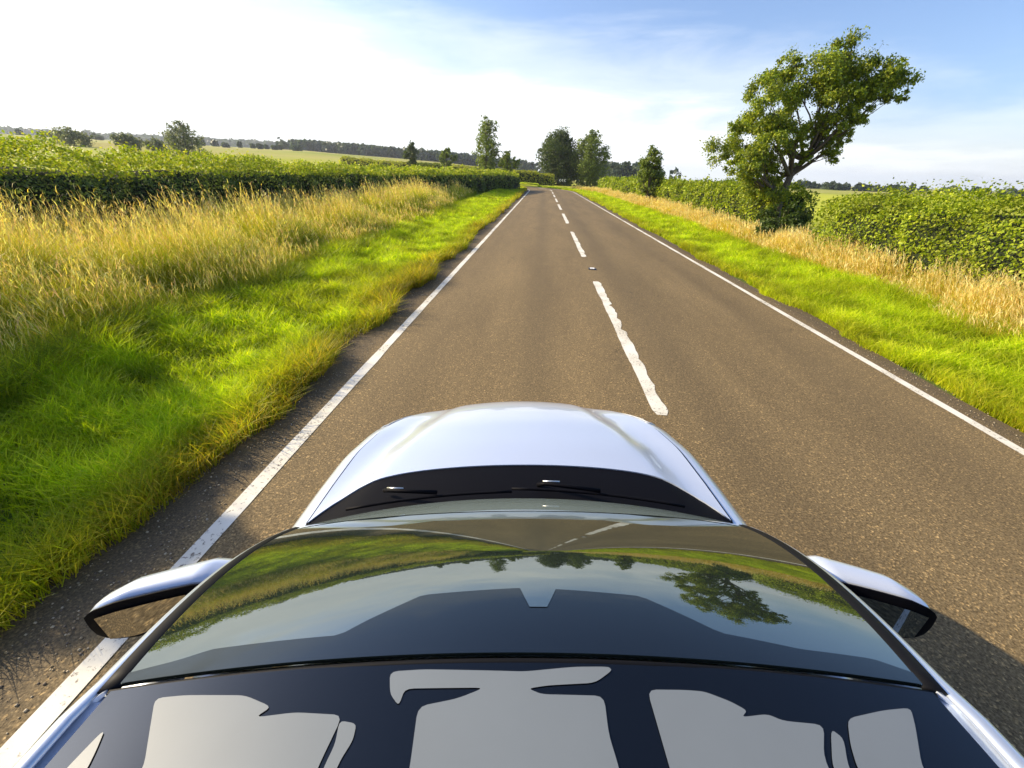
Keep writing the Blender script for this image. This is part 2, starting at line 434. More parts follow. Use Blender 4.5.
YW = (1.52, -1.05)
def half_w(y): return np.interp(y, [-1.93, -1.88, -1.75, -1.4, -.5, .9, 1.25, 1.55, 1.78, 1.95, 2.08, 2.18, 2.26, 2.31, 2.335], [.55, .68, .78, .86, .895, .895, .885, .865, .815, .735, .625, .49, .33, .18, .02])
YN = np.array([2.335, 2.31, 2.26, 2.18, 2.08, 1.95, 1.78, 1.55, 1.25, .9])
def zc(y):
    return np.interp(y, [-1.93, -1.88, -1.75, -1.4, .9, 1.0, 1.28, 1.5, 1.75, 1.95, 2.08, 2.18, 2.25, 2.30, 2.335],
                     [.80, .90, .955, .965, .985, .985, .975, .958, .925, .885, .845, .795, .74, .66, .55])
def smooth_arr(fn, y, k=0.05):
    return sum(fn(y + d) for d in np.linspace(-k, k, 7)) / 7
NS = 26
def body_sec(y):
    """half section from the centre line (q=0) out over the shoulder and down to the sill"""
    w = float(smooth_arr(half_w, y)); z = float(smooth_arr(zc, y))
    sh = min(0.11, w * 0.35)
    top = []
    for s in np.linspace(0, 1, 16):
        x = s * (w - sh * 0.75)
        zz = z - 0.055 * s ** 2.2 * min(1, w / .5)
        if y > 1.0:                          # raised centre of the bonnet, fender crowns outside it
            xr = np.interp(y, [1.0, 1.5, 2.0, 2.2], [.68, .56, .37, .30]) * 1.0
            amp = np.interp(y, [1.0, 1.25, 1.9, 2.15], [0.004, .020, .024, .008])
            zz -= amp * float(sstep(xr - .015, xr + .07, x))
            zz += amp * 1.25 * float(sstep(xr + .09, xr + .30, x))
        top.append((x, zz))
    x0, z0 = top[-1]
    pts = list(top)
    zs = z0 - sh
    for a in np.linspace(0.25, 1, 4):
        th = a * math.pi / 2
        pts.append((x0 + (w - x0) * math.sin(th), zs + (z0 - zs) * math.cos(th) ** 1.0))
    zb = 0.22
    for yw in YW:
        dd = abs(y - yw)
        if dd < 0.385: zb = max(zb, 0.32 + math.sqrt(0.385 ** 2 - dd ** 2) * 0.98)
    k = NS - len(pts)
    for a in np.linspace(1 / k, 1, k):
        zz = zs + (zb - zs) * a
        bulge = 0.018 * math.sin(math.pi * min(1, max(0, (zs - zz) / (zs - .2))))
        pts.append((w + bulge * min(1, w) - 0.03 * max(0, (0.4 - zz) / .2) , zz))
    return pts
ys_all = np.unique(np.round(np.concatenate([np.linspace(-1.93, -1.5, 10), np.linspace(-1.5, 1.0, 60), np.linspace(1.0, 2.0, 44), np.linspace(2.0, 2.335, 22)]), 4))
def body_grid(ys, q0=None, q1=None, off=0.0):
    """full-width surface for section indices, mirrored; returns (len(ys), nq, 3)"""
    rows = []
    for y in ys:
        h = body_sec(y)
        row = [(-x, y, z) for x, z in h[::-1]] + [(x, y, z) for x, z in h[1:]]
        rows.append(row)
    P = np.array(rows)
    if off:
        du = np.gradient(P, axis=0); dv = np.gradient(P, axis=1)
        n = np.cross(dv, du); n /= np.linalg.norm(n, axis=-1, keepdims=True) + 1e-9
        n = np.where(n[..., 2:3] < -0.2, -n, n); P = P + n * off
    return P
B = body_grid(ys_all)
V = B.reshape(-1, 3); nq = B.shape[1]
Q = grid_quads(len(ys_all), nq)
Q = np.vstack([Q, ])
body = pymesh('body', V, Q, m_body, car)
# end cap at the tail
k0 = [tuple(p) for p in B[0]]
pymesh('rear_bumper', k0 + [(p[0], p[1], .22) for p in k0], [(i, i + 1, i + 1 + nq, i + nq) for i in range(nq - 1)], m_body, car)

def deck_z(x, y):
    h = body_sec(float(y)); xs = [p[0] for p in h[:19]]; zs = [p[1] for p in h[:19]]
    return float(np.interp(abs(x), xs, zs))
def deck_patch(name, u_edges, mat, off, parent=car, nu=41, thick=0.0, nv=30):
    """patch on the top deck: for x across, y runs between two curves given as functions of x"""
    ya, yb, xm = u_edges
    P = np.zeros((nu, nv, 3))
    for i, s in enumerate(np.linspace(-1, 1, nu)):
        for j, v in enumerate(np.linspace(0, 1, nv)):
            y0 = ya(s); y1 = yb(s); y = y0 + (y1 - y0) * v
            x = s * xm(y)
            P[i, j] = (x, y, deck_z(x, y) + off)
    return gridmesh(name, P, mat, parent, thick=thick)
rear = lambda s: 1.345 - 0.07 * s * s - 0.20 * abs(s) ** 8
front = lambda s: 2.20 - 0.10 * abs(s) ** 2
xm = lambda y: float(smooth_arr(half_w, y)) - 0.105
deck_patch('bonnet_shut_line', (lambda s: rear(s) + 0.0, lambda s: front(s) + .009, lambda y: xm(y) + .011), m_seal, 0.0022)
deck_patch('bonnet', (rear, front, xm), m_body, 0.010, nu=61, nv=44, thick=0.007)
# black cowl between bonnet and glass
deck_patch('cowl_panel', (lambda s: 0.93, lambda s: rear(s) + 0.02, lambda y: 0.79), m_black, 0.005, thick=0.003)

# --- glass surfaces
def yb_(u): return 1.105 - 0.115 * abs(u) ** 2.1
def wind(u, v, off=0.0):
    """windscreen, u across -1..1, v up 0..1"""
    x = (0.765 + (0.605 - 0.765) * v) * u
    yb, zb = yb_(u), 1.018 - 0.020 * u * u
    yt, zt = 0.335 - 0.018 * u * u, 1.452 - 0.050 * u * u
    y = yb + (yt - yb) * v
    z = zb + (zt - zb) * (v + WB * v * (1 - v))
    return np.array([x, y, z + off])
WB = 0.47
def wind_patch(u0, u1, v0, v1, off, nu=61, nv=41):
    return np.array([[wind(u, v, off) for v in np.linspace(v0, v1, nv)] for u in np.linspace(u0, u1, nu)])
P = wind_patch(-1, 1, 0, .995, 0.0)
wscr = gridmesh('windscreen', P, m_screen, car, thick=0.005, flip=True)
def rooff(x, y):
    d = .335 - y
    return 1.452 + .115 * d - .08 * d * d - 0.050 * (x / .605) ** 2
yr_front = lambda u: 0.328 - 0.018 * u * u
P = np.array([[(0.60 * u, yr_front(u) + (-1.0 - yr_front(u)) * v, rooff(.60 * u, yr_front(u) + (-1.0 - yr_front(u)) * v)) for v in np.linspace(0, 1, 40)] for u in np.linspace(-1, 1, 41)])
roofglass = gridmesh('glass_roof', P, m_roofg, car, thick=0.006, flip=True)
# rear part of the roof, in paint
P = np.array([[(0.62 * u, y, rooff(.60 * u, y) - .001) for y in np.linspace(-1.004, -1.42, 10)] for u in np.linspace(-1, 1, 31)])
gridmesh('rear_roof_panel', P, m_body, car, thick=0.006, flip=True)
# seam between screen and roof
tube('roof_seam', [(.605 * u, 0.328 - .018 * u * u, 1.4485 - .050 * u * u) for u in np.linspace(-1, 1, 25)], 0.0056, m_seal, car, 6)

# inner cabin structure under all glass so nothing shows through
def side_line(s):                # belt line, s from base of A pillar to tail
    y = 0.93 + (-1.62 - .93) * s
    return np.array([0.845 - 0.06 * s ** 3 - .02 * (1 - s) ** 6, y, 0.972])
def top_line(s):
    # follows the A pillar then the roof side
    if s < .28:
        k = s / .28
        a = np.array([.790, .955, .99]); b = np.array([.640, .285, 1.375])
        p = a + (b - a) * k; p[2] += 0.045 * math.sin(math.pi * k) * .9; return p
    k = (s - .28) / .72
    y = .285 + (-1.42 - .285) * k
    return np.array([.640 - .02 * k ** 3, y, 1.375 + 0.022 * math.sin(math.pi * min(1, k * 1.25)) - .075 * k ** 2.5])
SG = np.linspace(0, 1, 70)
for sx in (-1, 1):
    P = np.array([[(side_line(s) * (1 - v) + top_line(s) * v + np.array([0.02 * math.sin(math.pi * v), 0, 0])) * np.array([sx, 1, 1]) for v in np.linspace(0, 1, 9)] for s in SG])
    gridmesh('side_window', P, m_side, car, thick=0.004, flip=(sx > 0))
    # pillar trim: black seal along the glass edge, bright strip and painted pillar outside it
    edge = [wind(sx * 1.0, v) for v in np.linspace(-.0, 1, 24)]
    top = [np.array(top_line(s)) * np.array([sx, 1, 1]) for s in np.linspace(0, .28, 24)]
    tube('pillar_seal', [e + (t_ - e) * .10 + np.array([0, 0, .001]) for e, t_ in zip(edge, top)], 0.0125, m_seal, car, 8, (1.3, .55))
    V, F = [], []
    P = np.array([[e + (t_ - e) * k + np.array([0, 0, .010 * math.sin(math.pi * k)]) for k in np.linspace(.15, 1.0, 7)] for e, t_ in zip(edge, top)])
    gridmesh('pillar', P, m_body, car, thick=0.006, flip=(sx < 0))
    trim = [e + (t_ - e) * .62 + np.array([0, 0, .017]) for e, t_ in zip(edge, top)][:-1]
    # roof edge beyond the glass: a dark channel, then the painted side
    P = []
    for s in np.linspace(.27, 1, 46):
        t_ = np.array(top_line(s)); x = .60; zz = rooff(.60, t_[1])
        P.append([(sx * .598, t_[1], zz - .003), (sx * .612, t_[1], zz - .013), (sx * .628, t_[1], zz - .010), (sx * .645, t_[1], zz - .016), (sx * (t_[0] + .012), t_[1], t_[2] - .012), (sx * (t_[0] + .022), t_[1], t_[2] - .04)])
    gridmesh('roof_side', P, m_body, car, thick=0.003, flip=(sx < 0))
    rp = []
    for k in np.linspace(0, 1, 30):
        y = .275 + (-1.22 - .275) * k
        lift = .022 * float(sstep(0, .06, k)) * float(sstep(0, .06, 1 - k))
        rp.append((sx * (.632 - .012 * k ** 3), y, rooff(.60, y) - .004))
    allp = [tuple(p) for p in trim] + rp
    tube('roof_rail', allp, [.0078 + .0062 * float(sstep(0, .55, .45 - p[1])) for p in allp], m_rail, car, 10, (1.25, .7))
    # black window pillars and belt trim
    for s in (.50, .82):
        a = side_line(s) * np.array([sx, 1, 1]); b = top_line(s + .03) * np.array([sx, 1, 1])
        tube('window_pillar', [a + np.array([sx * .006, 0, 0]), (a + b) / 2 + np.array([sx * .026, 0, 0]), b + np.array([sx * .006, 0, 0])], .03, m_black, car, 6, (1, .3))
    tube('belt_trim', [side_line(s) * np.array([sx, 1, 1]) + np.array([sx * .012, 0, 0]) for s in np.linspace(0, 1, 20)], .009, m_chrome, car, 6)
# tail glass
P = np.array([[(u * (.60 + .14 * v), -1.42 - .36 * v + .05 * (1 - abs(u)) * 0 - .05 * (1 - u * u), rooff(.6 * u, -1.42) - .005 - .44 * v) for v in np.linspace(0, 1, 9)] for u in np.linspace(-1, 1, 21)])
gridmesh('rear_window', P, m_side, car, thick=.005, flip=True)
for sx in (-1, 1):
    tube('rear_pillar', [(sx * .63, -1.40, 1.345), (sx * .70, -1.62, 1.16), (sx * .755, -1.78, .95)], .05, m_body, car, 8)
    V, F = tube_geo([(sx * .74, -1.93, .80), (sx * .60, -1.955, .80)], .06, 8, (1, .8)); pymesh('tail_lamp', V, F, m_red, car)

# --- doors and shut lines down the sides
def side_pt(y, z, off):
    h = body_sec(y)[16:]; zz = [p[1] for p in h][::-1]; xx = [p[0] for p in h][::-1]
    return float(np.interp(z, zz, xx)) + off
def side_patch(name, y0, y1, z0, z1, mat, sx, off, thick, parent=car, n=24):
    P = [[(sx * side_pt(y, z, off), y, z) for z in np.linspace(z0, z1, 12)] for y in np.linspace(y0, y1, n)]
    return gridmesh(name, P, mat, parent, thick=thick, flip=(sx < 0))
for sx in (-1, 1):
    for y0, y1, hy in ((-.06, 1.02, .08), (-.68, -.075, -.6)):
        side_patch('door_shut_line', y0 - .006, y1 + .006, .295, .875, m_seal, sx, .001, .001)
        d = side_patch('door', y0, y1, .30, .87, m_body, sx, .006, .004)
        x = side_pt(hy, .80, .012)
        tube('door_handle', [(sx * (x - .006), hy, .80), (sx * (x + .022), hy + .02, .802), (sx * (x + .022), hy + .14, .804), (sx * (x - .006), hy + .16, .804)], .011, m_body, d, 8)
    side_patch('sill', -.62, 1.10, .222, .285, m_black, sx, .008, .004)
    # headlamp wrapping the corner
    P = []
    for y in np.linspace(1.84, 2.17, 14):
        h = body_sec(y); row = []
        k = (y - 1.84) / .33
        for j in np.linspace(15.2 + .3 * k, 19.2 + 1.6 * k * (1 - k) + .6 * k, 7):
            a = int(j); fr_ = j - a; p0, p1 = h[a], h[min(a + 1, NS - 1)]
            x = p0[0] + (p1[0] - p0[0]) * fr_; z = p0[1] + (p1[1] - p0[1]) * fr_
            row.append((sx * (x + .005), y, z + .005))
        P.append(row)
    hl = gridmesh('headlamp', P, m_lamp, car, thick=.004, flip=(sx > 0))
# grille and lower intake at the nose, number plate left blank
def nose_patch(name, z0, z1, xmax, mat, off):
    P = []
    xs_ = np.linspace(-xmax, xmax, 25)
    yy = np.linspace(1.7, 2.335, 120); ww = np.array([float(smooth_arr(half_w, v)) for v in yy])
    for x in xs_:
        y = float(np.interp(-abs(x), -ww[::1], yy)) if abs(x) > .03 else 2.33
        P.append([(x, y + off, z) for z in np.linspace(z0, z1, 5)])
    return gridmesh(name, P, mat, car, thick=.006, flip=True)
nose_patch('lower_grille', .30, .44, .52, m_black, .012)
nose_patch('upper_grille', .52, .60, .34, m_black, .010)
nose_patch('number_plate', .455, .51, .26, plain('plate white', (.75, .75, .72), .4), .014)

# --- wheels
for yw in YW:
    for sx in (-1, 1):
        wz = .32
        x0 = .80
        w = tag(empty('wheel', (sx * x0, yw, wz))); w.parent = car
        prof = [(-.10, .20), (-.105, .27), (-.085, .312), (-.05, .32), (.05, .32), (.085, .312), (.10, .27), (.095, .205)]
        P = [[(px, r * math.cos(a), r * math.sin(a)) for px, r in prof] for a in np.linspace(0, 2 * math.pi, 41)]
        gridmesh('tyre', P, m_rubber, w)
        parts = [tube_geo([(sx * .055, .02 * 0, 0), (sx * .09, 0, 0)], [.05, .04], 12)]
        for k in range(5):
            a = 2 * math.pi * k / 5
            parts.append(tube_geo([(sx * .075, .03 * math.cos(a), .03 * math.sin(a)), (sx * .085, .20 * math.cos(a), .20 * math.sin(a))], [.03, .022], 6, (1, .7)))
        V, F = join_geo(parts)
        k = len(V)
        for i in range(33):
            a = 2 * math.pi * i / 32
            V += [(sx * .09, .205 * math.cos(a), .205 * math.sin(a)), (sx * .02, .19 * math.cos(a), .19 * math.sin(a))]
        F += [(k + 2 * i, k + 2 * i + 2, k + 2 * i + 3, k + 2 * i + 1) for i in range(32)]
        pymesh('rim', V, F, m_alloy, w)
        V, F = tube_geo([(sx * .0, 0, 0), (sx * .01, 0, 0)], .19, 24); pymesh('brake_disc', V, F, m_black, w)
        # dark arch liner
        P = [[(sx * xx, yw + .385 * math.cos(a), .32 + .375 * math.sin(a)) for xx in (.60, .872)] for a in np.linspace(0, math.pi, 25)]
        gridmesh('arch_liner', P, m_seal, car, thick=.004)
# floor pan
V, F = box_geo(-.72, .72, -1.85, 2.05, .18, .24); pymesh('floor_pan', V, F, m_seal, car, False)

# --- door mirrors
for sx in (-1, 1):
    n, mth = 24, 20
    P = []
    xi, xo = 0.775, (1.13 if sx < 0 else 1.055)
    for i, k in enumerate(np.linspace(0, 1, n)):
        x = xi + (xo - xi) * k
        hz = .075 * (np.interp(k, [0, .12, .3, .75, .9, .97, 1], [.30, .55, .90, 1.0, .80, .48, .06]))
        hy = .080 * (np.interp(k, [0, .12, .3, .75, .9, .97, 1], [.45, .8, 1.0, .9, .66, .40, .05]))
        yc = .765 - .130 * k ** 1.2; zc_ = 1.035 + .018 * k - .01 * k * k
        row = []
        for a in np.linspace(0, 2 * math.pi, mth + 1):
            cy, cz = math.cos(a), math.sin(a)
            yy = hy * (abs(cy) ** .8) * (1 if cy > 0 else -.42) * (1 if cy else 0)
            row.append((sx * x, yc + yy, zc_ + hz * math.copysign(abs(cz) ** .75, cz)))
        P.append(row)
    mh = gridmesh('door_mirror', P, m_body, car, flip=(sx < 0))
    # dark inner rim and the reflecting glass on the rear face
    P = []; G = []
    for k in np.linspace(.12, .965, 20):
        x = xi + (xo - xi) * k
        hz = .075 * (np.interp(k, [0, .12, .3, .75, .9, .97, 1], [.30, .55, .90, 1.0, .80, .48, .06]))
        hy = .080 * (np.interp(k, [0, .12, .3, .75, .9, .97, 1], [.45, .8, 1.0, .9, .66, .40, .05]))
        yc = .765 - .130 * k ** 1.2; zc_ = 1.035 + .018 * k - .01 * k * k
        yf = yc - hy * .42
        P.append([(sx * x, yf - .004 - .003 * (1 - v * v), zc_ + hz * .97 * v) for v in np.linspace(-1, 1, 9)])
        if .3 < k < .90: G.append([(sx * x, yf - .012, zc_ - .004 + hz * .70 * v) for v in np.linspace(-1, 1, 5)])
    gridmesh('mirror_surround', P, m_black, mh, thick=.004, flip=(sx < 0))
    gridmesh('mirror_glass', G, m_mirror if sx < 0 else m_mirror, mh, thick=.002, flip=(sx < 0))

# --- wipers parked on the cowl
for x0, x1, yo in ((-.62, -.02, 0.0), (-.02, .60, .015)):
    pts = [(x0 + (x1 - x0) * k, yb_((x0 + (x1 - x0) * k) / .765) + .035 + yo * (1 - k), 1.020 - .02 * abs(x0 + (x1 - x0) * k)) for k in np.linspace(0, 1, 10)]
    wp = tube('wiper', pts, .0055, m_black, car, 6)
    px = x0 + .10
    tube('wiper_arm', [(px, 1.215 - .1 * px * px, .985), (px + .03, 1.20 - .12 * px * px, 1.004), ((x0 + x1) / 2 + .02, yb_(((x0 + x1) / 2) / .765) + .045, 1.026)], .008, m_black, wp, 6)
    tube('washer_nozzle', [(px + .02, 1.205 - .12 * px * px, 1.012), (px + .085, 1.197 - .12 * px * px, 1.016)], .0035, m_chrome, wp, 6)

# bonnet reflection painted into a pale strip along the foot of the screen
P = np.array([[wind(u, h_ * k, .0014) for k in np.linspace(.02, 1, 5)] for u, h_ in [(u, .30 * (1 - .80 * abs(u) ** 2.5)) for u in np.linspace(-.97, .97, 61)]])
gridmesh('bonnet_reflection', P, m_bonnet_refl, wscr, flip=True)
# darker band where the headlining lies behind the top of the screen, and the clear window of the inner mirror
bu, bv = zip(*[(-1.0, .97), (-0.872, 0.955), (-0.791, 0.937), (-0.455, 0.937), (-0.397, 0.902), (-0.264, 0.832), (0.014, 0.816), (0.118, 0.819), (0.355, 0.831), (0.456, 0.884), (0.532, 0.925), (0.723, 0.946), (0.904, 0.945), (1.0, 0.97)])
P = np.array([[wind(u, b + (.994 - b) * k, .0012) for k in np.linspace(0, 1, 12)] for u, b in [(u, float(np.interp(u, bu, bv))) for u in np.linspace(-.985, .985, 81)]])
gridmesh('headlining_band', P, m_band, wscr, flip=True)
P = np.array([[wind(c_ + hw_ * k, v, .0024) for k in np.linspace(-1, 1, 5)] for v, c_, hw_ in ((.818, .066, .052), (.85, .065, .038), (.879, .064, .024))])
gridmesh('mirror_mount', P, m_screen, wscr)
def roof_shape(poly):  # flat pale grey shape laid just above the roof glass
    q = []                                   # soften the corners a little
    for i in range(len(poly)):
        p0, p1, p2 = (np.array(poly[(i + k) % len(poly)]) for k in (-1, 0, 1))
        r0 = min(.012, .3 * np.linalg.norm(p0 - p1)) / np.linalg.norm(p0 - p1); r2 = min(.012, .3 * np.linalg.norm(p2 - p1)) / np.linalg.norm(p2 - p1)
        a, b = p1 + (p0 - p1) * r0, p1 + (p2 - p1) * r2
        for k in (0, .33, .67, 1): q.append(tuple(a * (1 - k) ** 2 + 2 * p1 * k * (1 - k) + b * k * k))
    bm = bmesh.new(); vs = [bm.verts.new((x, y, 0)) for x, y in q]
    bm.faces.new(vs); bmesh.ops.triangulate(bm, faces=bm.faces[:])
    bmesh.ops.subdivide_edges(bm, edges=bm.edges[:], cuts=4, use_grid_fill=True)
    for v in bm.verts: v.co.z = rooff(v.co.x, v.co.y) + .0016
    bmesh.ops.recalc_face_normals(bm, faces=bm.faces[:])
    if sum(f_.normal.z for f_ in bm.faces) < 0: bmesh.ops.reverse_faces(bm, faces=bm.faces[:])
    me = bpy.data.meshes.new('pale_shape'); bm.to_mesh(me); bm.free(); link('pale_shape', me, m_pale, roofglass)
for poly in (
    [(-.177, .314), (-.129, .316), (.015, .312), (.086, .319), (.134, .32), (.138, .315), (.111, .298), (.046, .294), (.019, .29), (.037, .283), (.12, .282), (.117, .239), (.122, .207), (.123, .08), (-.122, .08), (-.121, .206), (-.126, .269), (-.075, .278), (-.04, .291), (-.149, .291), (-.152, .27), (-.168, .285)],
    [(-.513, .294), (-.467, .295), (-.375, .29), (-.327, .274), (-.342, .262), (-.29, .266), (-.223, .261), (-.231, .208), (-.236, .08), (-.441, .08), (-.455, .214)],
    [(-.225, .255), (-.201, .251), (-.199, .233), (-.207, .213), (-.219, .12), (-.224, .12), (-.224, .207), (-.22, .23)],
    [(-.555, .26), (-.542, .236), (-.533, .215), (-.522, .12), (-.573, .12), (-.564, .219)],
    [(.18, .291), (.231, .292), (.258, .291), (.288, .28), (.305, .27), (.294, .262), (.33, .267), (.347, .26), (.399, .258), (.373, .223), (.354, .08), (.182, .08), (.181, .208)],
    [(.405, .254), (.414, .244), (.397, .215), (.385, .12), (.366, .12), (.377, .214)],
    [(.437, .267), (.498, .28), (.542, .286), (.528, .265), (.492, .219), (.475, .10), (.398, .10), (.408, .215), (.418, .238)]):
    roof_shape(poly)

# ---------------------------------------------------------------- grass and other verge growth
def blades(x, y, z, h, w, lean, col, tipcol=None, curl=0.5, tipw=0.2, az=None):
    """one bent two-quad blade per point; returns V, Q, C"""
    n = len(x)
    th = rng.random(n) * 2 * np.pi if az is None else az
    face = rng.random(n) * np.pi
    fx, fy = np.cos(face) * w / 2, np.sin(face) * w / 2
    lx, ly = np.cos(th) * lean, np.sin(th) * lean
    V = np.zeros((n, 6, 3), np.float32)
    for k, (t_, hh, ww) in enumerate(((0, 0, 1.0), (curl * .6, .58, .85), (1.0, 1.0, tipw))):
        cx, cy, cz = x + lx * h * t_, y + ly * h * t_, z + h * hh * (1 - .25 * lean * t_)
        V[:, 2 * k, 0] = cx - fx * ww; V[:, 2 * k, 1] = cy - fy * ww; V[:, 2 * k, 2] = cz
        V[:, 2 * k + 1, 0] = cx + fx * ww; V[:, 2 * k + 1, 1] = cy + fy * ww; V[:, 2 * k + 1, 2] = cz
    b = np.arange(n)[:, None] * 6
    Q = np.concatenate([b + np.array([0, 1, 3, 2]), b + np.array([2, 3, 5, 4])])
    C = np.repeat(col[:, None, :], 6, 1).astype(np.float32)
    if tipcol is not None: C[:, 4:] = tipcol[:, None, :]; C[:, 2:4] = (col[:, None, :] + tipcol[:, None, :]) / 2
    return V.reshape(-1, 3), Q, C.reshape(-1, 3)
def cat(parts):
    Vs, Qs, Cs = [], [], []; k = 0
    for V, Q, C in parts:
        Vs.append(V); Qs.append(Q + k); Cs.append(C); k += len(V)
    return np.vstack(Vs), np.vstack(Qs), np.vstack(Cs)
def pick(n, cols, wts=None):
    cols = np.array(cols); i = rng.choice(len(cols), n, p=wts)
    c = cols[i] * (0.75 + 0.5 * rng.random((n, 1)))
    return c
def scatter_u(s0, s1, u0, u1, n, power=1.0):
    """points beside the road by distance along it and offset from its centre"""
    s = s0 + (s1 - s0) * rng.random(n) ** power; u = u0 + (u1 - u0) * rng.random(n)
    x, y, T = road_x(s)
    return x + u * np.cos(T), y + u * np.sin(T), u, s
m_grass = leaf_mat('verge grass', 0.52)
m_straw = leaf_mat('dry grass', 0.45, tgain=(1.1, 1.05, .6))

def verge(name, sgn, u0, u1, label):
    parts = []
    for s0, s1, den, wd in ((-3, 5, 5200, .007), (5, 10, 3600, .009), (10, 18, 1800, .014), (18, 34, 750, .024), (34, 66, 300, .045), (66, 125, 110, .09), (-14, -3, 700, .02)):
        n = int((s1 - s0) * (u1 - u0) * den)
        x, y, u, s = scatter_u(s0, s1, u0, u1, n)
        u = u * sgn; x, y, T = road_x(s); x = x + u * np.cos(T); y = y + u * np.sin(T)
        au = np.abs(u)
        d0 = np.abs(au - u0)
        p1 = vnoise(x, y, 1.3, 21); p2 = vnoise(x, y, .35, 22); p3 = vnoise(x, y, .12, 24)
        rag = u0 + .05 + .32 * vnoise(s, s * 0, .9, 23) + .16 * vnoise(s, s * 0, .25, 25)
        keep = (au > rag) & (rng.random(n) < .35 + .9 * p2)
        x, y, s, au, p1, p2, p3 = (a[keep] for a in (x, y, s, au, p1, p2, p3)); n = len(x); rag = rag[keep]
        ed = 1 - sstep(0.0, .95, au - rag)                       # 1 at the tarmac edge
        z = terrain(x, y)
        h = (.07 + .10 * p1 + .10 * p2 + .05 * p3) * (.55 + .8 * rng.random(n)) * (1 + .6 * ed * (sgn < 0))
        h = h * (1 + .5 * sstep(1.6, 2.6, au - rag))
        green = pick(n, [(.46, .58, .008), (.56, .64, .010), (.34, .48, .008), (.66, .70, .05), (.58, .58, .05)], [.3, .3, .2, .15, .05])
        olive = pick(n, [(.36, .36, .015), (.50, .40, .02), (.20, .25, .010), (.52, .36, .04)])
        k = np.clip(ed * (.55 + .9 * vnoise(x, y, 1.1, 31)) - .12 + .4 * (p1 > .72), 0, 1)[:, None] * (1.0 if sgn < 0 else .55)
        col = green * (1 - k) + olive * k
        col = col * (.55 + .6 * p2[:, None]) * (.72 + .5 * vnoise(x, y, .6, 77)[:, None])
        parts.append(blades(x, y, z, h, wd * (.7 + .6 * rng.random(n)), .25 + .75 * rng.random(n), col, col * 1.15))
    V, Q, C = cat(parts)
    o = npmesh(name, V, Q, m_grass, col=np.clip(C, 0, .85)); tag(o, label, 'grass', kind='stuff'); return o
verge('verge_grass', -1, 3.52, 7.0, 'short bright green grass on the verge left of the road')
verge('verge_grass', 1, 3.50, 6.2, 'short bright green grass on the verge right of the road')

def tall(name, sgn, ufun, label, hh, dens, straw, low_cols, tip_cols, counts=(2300, 210, 1500)):
    parts = []
    for s0, s1, den, wd in ((-4, 4, 1.0, .0045), (4, 9, 1.0, .0055), (9, 16, .55, .009), (16, 30, .28, .015), (30, 55, .13, .028), (55, 80, .06, .05), (-14, -4, .1, .02)):
        for kind in ('leaf', 'stem', 'low'):
            ua, ub = ufun(np.array([(s0 + s1) / 2]))
            area = float((ub - ua)[0]) * (s1 - s0)
            n = int(area * den * dens * dict(zip(('leaf', 'stem', 'low'), counts))[kind])
            s = s0 + (s1 - s0) * rng.random(n); ua, ub = ufun(s)
            q = rng.random(n)
            if kind == 'low': q = q ** 1.4 * .8 - .05
            u = ua + (ub - ua) * q + (vnoise(s, s * 0, 1.4, 41) - .5) * .5
            x, y, T = road_x(s); x = x + sgn * u * np.cos(T); y = y + sgn * u * np.sin(T)
            cl = vnoise(x, y, .8, 43); cl2 = vnoise(x, y, 2.6, 44)
            keep = rng.random(n) < .25 + 1.1 * cl
            x, y, s, q, cl, cl2 = (a[keep] for a in (x, y, s, q, cl, cl2)); n = len(x)
            z = terrain(x, y)
            env = hh * (.42 + .58 * sstep(0, .4, q)) * (.55 + .75 * cl) * (.80 + .35 * cl2)
            wind = rng.normal(np.pi * .8, .7, n)
            if kind == 'leaf':
                h = env * (.45 + .5 * rng.random(n))
                green = pick(n, low_cols)
                col = green * (.7 + .5 * cl[:, None]); tip = pick(n, tip_cols) * (.75 + .5 * cl2[:, None])
                parts.append(blades(x, y, z, h, wd * 1.3 * (.6 + .7 * rng.random(n)), .2 + .7 * rng.random(n), col, tip, az=wind))
            elif kind == 'low':
                h = env * (.3 + .55 * rng.random(n))
                col = pick(n, [(.20, .29, .010), (.30, .38, .012), (.36, .38, .02)])
                parts.append(blades(x, y, z, h, wd * 2.0 * (.7 + .6 * rng.random(n)), .3 + .6 * rng.random(n), col))
            else:
                h = env * (.80 + .42 * rng.random(n) ** 1.5)
                az = wind; ln = .10 + .30 * rng.random(n)
                col = pick(n, straw) * (.8 + .35 * cl2[:, None])
                parts.append(blades(x, y, z, h, wd * .6 * np.ones(n), ln, col * .8, col, tipw=.7, az=az))
                # loose seed heads: a few short thin sprays near the tip
                for r_ in range(3):
                    kk = .84 + .08 * r_
                    tx_, ty_, tz_ = x + np.cos(az) * ln * h * kk, y + np.sin(az) * ln * h * kk, z + h * kk * (1 - .22 * ln)
                    hl = (.05 + .08 * rng.random(n))
                    c2 = pick(n, straw) * 1.1
                    parts.append(blades(tx_, ty_, tz_, hl, wd * 1.5 * (.5 + .8 * rng.random(n)), .3 + 1.0 * rng.random(n), c2, c2 * 1.1, tipw=.2, az=az + rng.normal(0, .9, n)))
    V, Q, C = cat(parts)
    o = npmesh(name, V, Q, m_straw, col=np.clip(C, 0, .9)); tag(o, label, 'tall grass', kind='stuff'); return o
tall('tall_grass', -1, lambda s: (6.35 + 0 * s + 1.9 * sstep(14, 50, s), 10.9 - 1.6 * sstep(20, 50, s)), 'tall golden seeding grass between the left verge and the hedge', 1.22, 1.0,
     [(.88, .70, .20), (.92, .76, .22), (.88, .64, .10), (.88, .64, .20), (.74, .50, .24)],
     [(.44, .46, .010), (.28, .36, .008), (.60, .54, .012), (.20, .28, .010)], [(.72, .68, .02), (.54, .58, .02), (.84, .70, .05), (.40, .48, .02), (.78, .56, .06)])
